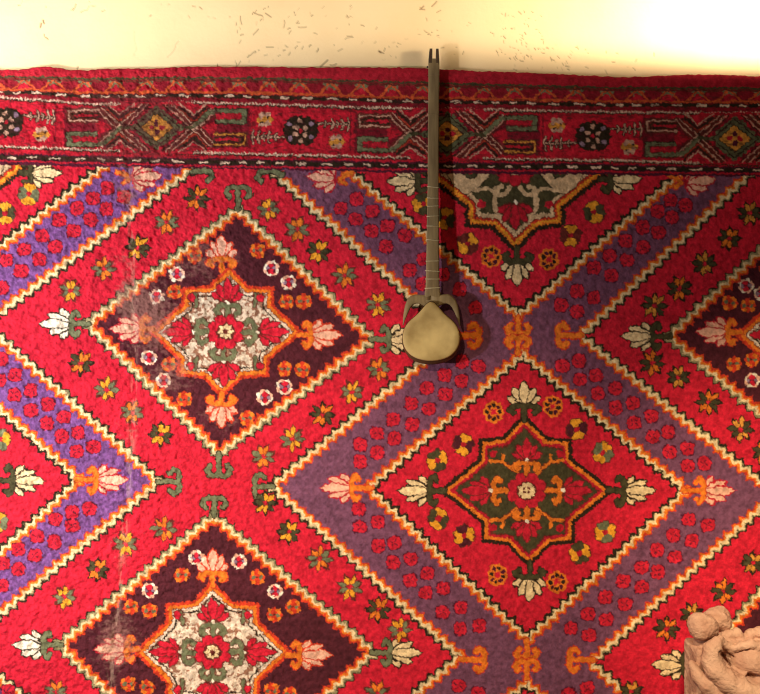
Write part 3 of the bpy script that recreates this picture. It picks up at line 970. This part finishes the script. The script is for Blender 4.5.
# tied frets
for py, lo, hi in ((75, 0, 0), (114, 0, 0), (187, .4, .6), (198, .4, .4), (206, .3, .4), (216, .3, .4), (226, .6, .4), (240, .4, .8), (261, .5, .5), (271, .8, .8), (279, .6, .6), (288, .5, .5)):
    bm = bmesh.new()
    xl_ = np.interp(py, [60, 185, 250, 300], [428.2, 427.6, 426.4, 424.8]) - .15
    xr_ = np.interp(py, [60, 185, 250, 300], [439.4, 438.6, 439, 440.4]) + .15
    d = fdep(py)
    tilt = rng.uniform(-.5, .5)
    path = [P(xl_, py - tilt, d - .009), P(xl_, py - tilt, d - .001), P(xl_ + .8, py - tilt, d + .0007), P((xl_ + xr_) / 2, py, d + .0009),
            P(xr_ - .8, py + tilt, d + .0007), P(xr_, py + tilt, d - .001), P(xr_, py + tilt, d - .009)]
    r_ = .00085 if py < 120 else .0013
    rings = []
    for i, p in enumerate(path):
        tg = (path[min(i + 1, 6)] - path[max(i - 1, 0)]).normalized()
        n_ = Vector((0, 0, 1))
        b_ = tg.cross(n_).normalized()
        rings.append([p + r_ * (math.cos(q_) * n_ + math.sin(q_) * b_) for q_ in np.arange(6) * math.pi / 3])
    loft(bm, rings)
    lobj('fret', bm, gut if py > 120 else wood)

# horns (the curved barbs at the neck's foot)
def horn(outer, inner, flip=False):
    bm = bmesh.new()
    rings = []
    for (ox, oy), (ix, iy) in zip(outer, inner):
        d0, d1 = .060, .045
        mx_, my_ = (ox + ix) / 2, (oy + iy) / 2
        r_ = []
        for f, dd in ((-1, .006), (-.86, .0015), (-.6, 0), (.6, 0), (.86, .0015), (1, .006), (1, .014), (.6, .018), (-.6, .018), (-1, .014)):
            r_.append(P(mx_ + (ox - mx_) * f, my_ + (oy - my_) * f, d0 - dd))
        rings.append(r_)
    loft(bm, rings)
    return lobj('horn', bm, wood)


horn([(431, 293.6), (426, 295.2), (420, 294.6), (415, 294.4), (410.5, 296.2), (407, 300), (405, 305.5), (403.8, 311.5), (403, 318), (402.6, 325)],
     [(430, 306), (424.5, 306.5), (420.5, 304.2), (416.5, 303.6), (413, 305), (410.6, 308), (408.6, 312), (407, 316), (405.2, 320.4), (403.4, 325.4)])
horn([(431, 293.6), (437, 295.4), (442, 294.6), (447.5, 293.8), (452, 295.6), (455.6, 299.6), (457.8, 305), (459, 311), (460, 318), (460.4, 326)],
     [(432, 306), (437.5, 307), (442, 305), (446, 303.6), (449.4, 304.6), (452, 307.6), (454, 311.5), (455.8, 316), (457.8, 321), (459.6, 326.4)])

# bowl and skin
face_half = [(0, 301.5), (4.2, 304), (7.8, 308), (11.2, 312.2), (15.5, 316.4), (20.5, 320.4), (24.6, 325), (27.2, 330.5), (28.4, 337), (27.8, 343.5), (25.2, 349.6), (20.6, 354.8), (14.2, 358.4), (7, 360.2), (0, 360.8)]
outl = [(431.2 + a, b_) for a, b_ in face_half] + [(431.2 - a, b_) for a, b_ in reversed(face_half[1:-1])]
# smooth outline
pts = np.array(outl)
for _ in range(2):
    nxt = np.roll(pts, -1, 0)
    pts = np.stack([.75 * pts + .25 * nxt, .25 * pts + .75 * nxt], 1).reshape(-1, 2)
ctr = np.array([431.2, 336.0])
FD = .078                                    # depth of the skin face
bm = bmesh.new()
rings = []
for sc_, d, dy in ((.975, FD - .003, 0), (1.0, FD - .007, .5), (1.03, FD - .014, 2.2), (1.035, FD - .021, 3.0), (.985, FD - .029, 2.6), (.86, FD - .036, 1.6), (.62, FD - .041, .8), (.3, FD - .044, .2)):
    rings.append([P(*(ctr + (p - ctr) * sc_ + np.array([0, dy * np.clip((p[1] - 325) / 30, 0, 1)])), d) for p in pts])
loft(bm, rings)
lobj('bowl', bm, bowlw)
bm = bmesh.new()
rings = []
for sc_, d in ((1.012, FD - .008), (1.012, FD - .004), (.995, FD - .001), (.965, FD + .001), (.8, FD + .0005), (.5, FD - .0005), (.2, FD - .001)):
    rings.append([P(*(ctr + (p - ctr) * sc_), d) for p in pts])
loft(bm, rings)
lobj('skin_face', bm, skin)

# ------------------------------------------------------------------ clay sculpture
CL = .34                                     # its distance in front of the carpet (front of the block nearer still)
def smin(a, b_, k_):
    h_ = np.clip(.5 + .5 * (b_ - a) / k_, 0, 1)
    return b_ + (a - b_) * h_ - k_ * h_ * (1 - h_)


def smax(a, b_, k_):
    return -smin(-a, -b_, k_)


def surface_nets(F, org, h_):
    nx_, ny_, nz_ = F.shape
    neg = F < 0
    corner = [(i, j, k_) for i in (0, 1) for j in (0, 1) for k_ in (0, 1)]
    cs = [neg[i:nx_ - 1 + i, j:ny_ - 1 + j, k_:nz_ - 1 + k_] for i, j, k_ in corner]
    cnt = sum(c.astype(int) for c in cs)
    act = (cnt > 0) & (cnt < 8)
    ids = -np.ones(act.shape, int)
    ids[act] = np.arange(act.sum())
    I = np.argwhere(act)
    acc = np.zeros((len(I), 3)); num = np.zeros(len(I))
    for a in range(8):
        for b_ in range(a + 1, 8):
            ca_, cb = np.array(corner[a]), np.array(corner[b_])
            if np.abs(ca_ - cb).sum() != 1:
                continue
            fa = F[tuple((I + ca_).T)]; fb = F[tuple((I + cb).T)]
            mm = (fa < 0) != (fb < 0)
            t_ = np.where(mm, fa / np.where(mm, fa - fb, 1), 0)
            acc += np.where(mm[:, None], ca_ + (cb - ca_) * t_[:, None], 0)
            num += mm
    vv = (I + acc / num[:, None]) * h_ + org
    qs = []
    for ax in range(3):
        u_, w_ = (ax + 1) % 3, (ax + 2) % 3
        lo = [slice(1, -1)] * 3
        lo[ax] = slice(0, F.shape[ax] - 1)
        hi = list(lo); hi[ax] = slice(1, F.shape[ax])
        A, B = neg[tuple(lo)], neg[tuple(hi)]
        e = np.argwhere(A != B)
        e[:, u_] += 1; e[:, w_] += 1
        fl_ = B[tuple((e - np.eye(3, dtype=int)[u_] - np.eye(3, dtype=int)[w_]).T)]
        du, dw = np.eye(3, dtype=int)[u_], np.eye(3, dtype=int)[w_]
        q = np.stack([ids[tuple((e - du - dw).T)], ids[tuple((e - dw).T)], ids[tuple(e.T)], ids[tuple((e - du).T)]], -1)
        q[fl_] = q[fl_][:, ::-1]
        qs.append(q)
    return vv, np.concatenate(qs)


clay = noise_mat('raw_clay', (180, 136, 116), (204, 164, 142), 22, .9, .9, 160, spec=.1)
sculpt = bpy.data.objects.new('clay_sculpture', None)
col.objects.link(sculpt)
SO = Vector((P(740, 690, CL).x, -CL, 0))
sculpt.location = SO
tag(sculpt, 'carved pale clay sculpture fragment with two round knobs standing in front of the carpet', 'sculpture')


def px3(x, y, d):
    v_ = P(x, y, d)
    return np.array(v_)


kk = S * (D - CL) / D
hh = .0024
x0, x1 = P(680, 0, CL).x, P(856, 0, CL).x
z1, z0 = P(0, 596, CL).z, P(0, 800, CL).z
gxs = np.arange(x0, x1, hh); gys = np.arange(-CL - .19, -CL + .17, hh); gzs = np.arange(z0, z1, hh)
GX, GY, GZ = np.meshgrid(gxs, gys, gzs, indexing='ij')


def sph(x, y, d, r, sx=1, sy=1, sz=1):
    c_ = px3(x, y, d)
    return (np.sqrt(((GX - c_[0]) / sx) ** 2 + ((GY - c_[1]) / sy) ** 2 + ((GZ - c_[2]) / sz) ** 2) - r * kk)


def cap(p, q, r0, r1):
    a, c_ = px3(*p), px3(*q)
    ab = c_ - a
    t_ = np.clip(((GX - a[0]) * ab[0] + (GY - a[1]) * ab[1] + (GZ - a[2]) * ab[2]) / (ab @ ab), 0, 1)
    return np.sqrt((GX - a[0] - t_ * ab[0]) ** 2 + (GY - a[1] - t_ * ab[1]) ** 2 + (GZ - a[2] - t_ * ab[2]) ** 2) - (r0 + (r1 - r0) * t_) * kk


def chain(ps, k_=.006):
    f = None
    for (p, q) in zip(ps[:-1], ps[1:]):
        g = cap(p[:3], q[:3], p[3], q[3])
        f = g if f is None else smin(f, g, k_)
    return f


def rbox(px0, px1, py0, py1, d0, d1, r):
    a, c_ = px3(px0, py1, CL), px3(px1, py0, CL)
    cx, cz = (a[0] + c_[0]) / 2, (a[2] + c_[2]) / 2
    cy = -(d0 + d1) / 2
    qx = np.abs(GX - cx) - (c_[0] - a[0]) / 2 + r
    qy = np.abs(GY - cy) - (d1 - d0) / 2 + r
    qz = np.abs(GZ - cz) - (c_[2] - a[2]) / 2 + r
    return np.sqrt(np.maximum(qx, 0) ** 2 + np.maximum(qy, 0) ** 2 + np.maximum(qz, 0) ** 2) + np.minimum(np.maximum(qx, np.maximum(qy, qz)), 0) - r


# the block at the left, its front stepping back behind the carved forms
f = rbox(693, 845, 646, 830, CL - .07, CL + .03, .012)
f = smin(f, rbox(716, 845, 690, 830, CL - .13, CL + .10, .02), .02)
# broad band that curls up into a pointed tip
f = smin(f, chain([(721.5, 637, CL + .055, 2.0), (717.5, 642, CL + .057, 5.2), (712.5, 650, CL + .056, 8.6), (711.5, 660, CL + .058, 9.6), (716, 670, CL + .066, 10.5), (727, 680, CL + .074, 11.5), (742, 690, CL + .082, 13), (762, 701, CL + .09, 15), (790, 712, CL + .09, 15)]), .003)
f = smin(f, chain([(721, 638, CL + .055, 2.6), (726, 645, CL + .05, 3.6), (734, 650, CL + .05, 5)]), .004)
# right hand mass with a folded upper edge
f = smin(f, chain([(741, 661, CL + .045, 11), (752, 660, CL + .05, 15), (768, 662, CL + .05, 19), (790, 668, CL + .05, 21)]), .005)
f = smin(f, chain([(734, 649, CL + .058, 2.8), (742, 646, CL + .06, 3.6), (751, 644.5, CL + .066, 4), (764, 648, CL + .066, 5)]), .004)
f = smin(f, chain([(733, 671, CL + .055, 5), (745, 676, CL + .06, 7.5), (765, 688, CL + .065, 9)]), .004)
# lit ledge under the band
f = smin(f, chain([(692, 664, CL + .025, 4), (698, 676, CL + .04, 6), (708, 686, CL + .055, 8), (722, 697, CL + .06, 10), (745, 712, CL + .07, 12)]), .006)
# wing behind
f = smin(f, chain([(716, 640, CL - .01, 6), (729, 635, CL + .0, 5), (737, 633, CL + .0, 4.5), (743, 640, CL + .0, 5)]), .008)
f = smin(f, chain([(744, 642, CL + .0, 4.5), (750, 634, CL + .0, 4.5), (760, 632, CL + .0, 5), (790, 634, CL + .0, 6)]), .006)
f = smin(f, rbox(722, 845, 639, 700, CL - .03, CL + .03, .01), .01)
# hollows
f = smax(f, -chain([(718, 650, CL + .085, 1.6), (723.5, 656, CL + .075, 2.8), (726.5, 662, CL + .07, 3.2), (729, 667, CL + .08, 2.0)]), .003)
def cut(line, d0, d1, n=9):
    """a crack following line, cut straight in from depth d1 back to d0"""
    g = None
    for d in np.linspace(d0, d1, n):
        c_ = chain([(x, y, d, r_) for x, y, r_ in line], .001)
        g = c_ if g is None else np.minimum(g, c_)
    return g


f = smax(f, -cut([(719.5, 650.5, 1.3), (722.5, 654, 2.0), (724.5, 657.5, 2.6), (726, 661, 2.9), (727.5, 664.5, 2.4), (729.5, 668, 1.5)], CL + .02, CL + .12), .0015)
f = smax(f, -cut([(732.5, 671, .9), (736, 674, 1.5), (739, 676.5, 1.4), (742, 678, .8)], CL + .04, CL + .12), .0015)
f = smax(f, -cut([(744, 648.8, .7), (739, 652.5, 1.1), (734, 655, 1.3), (730, 658, 1.3)], CL + .04, CL + .12), .0015)
f = smax(f, -chain([(722, 654, CL + .12, 2.2), (722, 654, CL + .04, 1.6)]), .003)
f = smax(f, -chain([(733, 672.5, CL + .10, 1.5), (739, 677, CL + .10, 1.6)]), .003)
f = smax(f, -sph(757, 680.5, CL + .10, 4.6, 1.7, 4.0, 1), .003)
f = smax(f, -chain([(699, 652, CL + .045, 1.6), (697, 662, CL + .045, 1.8)]), .004)
f = smax(f, -chain([(748, 646, CL + .10, 1.1), (738, 655, CL + .09, 1.0)]), .003)
# worked, chipped surface
lump = (fbm(GX * 1000 + GY * 500, GZ * 1000 - GY * 400, 9, 301, 4) - .5) * .0058
f = f + lump
vv, qq = surface_nets(f, np.array([gxs[0], gys[0], gzs[0]]), hh)
vv = vv - np.array(SO)
me = mesh_np('carved_mass', vv, qq)
link('carved_mass', me, clay, sculpt)
# the knobs
for x, y, d, r, sx, sz, rot in ((702.4, 626.6, CL + .012, 13.6, 1.05, .98, .5), (718.3, 618.6, CL - .03, 12.9, 1.06, .97, -.5)):
    bm = bmesh.new()
    bmesh.ops.create_icosphere(bm, subdivisions=5, radius=r * kk)
    for v_ in bm.verts:
        q_ = v_.co.copy()
        n_ = (fbm(q_.x * 900 + q_.y * 300, q_.z * 900 + q_.y * 500, 16, 401 + int(x), 4) - .5) * .013
        v_.co = q_ * (1 + n_ / (r * kk) * .9)
        v_.co.x *= sx; v_.co.z *= sz
        pull = max(0, (q_.x + q_.z * .2) / (r * kk))
        v_.co.x += (.0035 if rot > 0 else -.001) * pull ** 2
        v_.co += P(x, y, d) - SO
    for fc in bm.faces:
        fc.smooth = True
    me_ = bpy.data.meshes.new('knob'); bm.to_mesh(me_); bm.free()
    link('knob', me_, clay, sculpt)
# stub under the knobs and the tall foot down to the floor
bm = bmesh.new()
rg = []
for py, r_ in ((650, 11), (644, 9.5), (638, 9), (630, 8)):
    c_ = P(704, py, CL - .008) - SO
    rg.append([c_ + Vector((r_ * kk * (1 + .08 * math.sin(3 * a_)) * math.cos(a_), r_ * kk * math.sin(a_), .0015 * math.sin(5 * a_))) for a_ in np.arange(24) * math.pi / 12])
loft(bm, rg)
bmesh.ops.recalc_face_normals(bm, faces=bm.faces)
for fc in bm.faces:
    fc.smooth = True
me_ = bpy.data.meshes.new('stub'); bm.to_mesh(me_); bm.free()
link('stub', me_, clay, sculpt)
bm = bmesh.new()
zt = P(0, 770, CL).z
for (za, zb, g) in ((.0, .06, .02), (.06, zt, 0)):
    xa, xb = P(696, 0, CL).x - g, P(842, 0, CL).x + g
    ya, yb = -CL - .09 - g, -CL + .06 + g
    bmesh.ops.create_cube(bm, size=1, matrix=__import__('mathutils').Matrix.LocRotScale(Vector(((xa + xb) / 2, (ya + yb) / 2, (za + zb) / 2)), None, Vector((xb - xa, yb - ya, zb - za))))
for v_ in bm.verts:
    v_.co -= SO
bmesh.ops.bevel(bm, geom=list(bm.edges), offset=.008, segments=2, affect='EDGES', profile=.5)
me_ = bpy.data.meshes.new('foot'); bm.to_mesh(me_); bm.free()
link('foot', me_, clay, sculpt)

# ------------------------------------------------------------------ light
def spot(name, loc, target, energy, color, size, blend, radius):
    l = bpy.data.lights.new(name, 'SPOT')
    l.energy = energy; l.color = color; l.spot_size = math.radians(size); l.spot_blend = blend; l.shadow_soft_size = radius
    o = bpy.data.objects.new(name, l)
    col.objects.link(o)
    o.location = loc
    o.rotation_euler = (Vector(target) - Vector(loc)).to_track_quat('-Z', 'Y').to_euler()
    return o


K = 39.5
spot('spotlight_left', (-1.9, -1.4, 1.42), (-1.38, 0, 1.48), 5.4 * K, (1, .97, .94), 120, .91, .05)
spot('spotlight_front', (-.61, -2.47, 2.64), (0.02, 0, .21), 7.2 * K, (1, .77, .46), 56.5, 1, .05)
spot('spotlight_low', (.25, -2.1, 2.45), (1.50, 0, .72), 8.6 * K, (1, .79, .50), 39, 1, .05)
lp = Vector((1.3, -.6, ZC + (347 - 61) * S))
spot('unseen_wall_spot', lp, lp + Vector((-.025, .05, 1)), 3.1 * K, (1, .84, .62), 178, .10, .06)
lp = Vector((-1.7, -.9, ZC + (347 - 84) * S))
spot('unseen_wall_spot', lp, lp + Vector((0, .06, 1)), 2.0 * K, (1, .97, .94), 178, .06, .12)  # added lamp with no known fitting, brightens the upper left wall
w = bpy.data.worlds.new('world')
sc.world = w
w.use_nodes = True
w.node_tree.nodes['Background'].inputs['Color'].default_value = (1, .72, .45, 1)
w.node_tree.nodes['Background'].inputs['Strength'].default_value = .12

# ------------------------------------------------------------------ camera
cam = bpy.data.cameras.new('camera')
co = bpy.data.objects.new('camera', cam)
col.objects.link(co)
co.location = (0, -D, ZC)
co.rotation_euler = (math.pi / 2, 0, 0)
cam.sensor_width = 36
cam.lens = 36 * D / (760 * S)
cam.clip_start = .05
sc.camera = co
sc.cycles.filter_width = 1.1
sc.view_settings.view_transform = 'Standard'
sc.view_settings.look = 'None'
sc.view_settings.gamma = 1
sc.view_settings.use_curve_mapping = False
sc.view_settings.exposure = 0
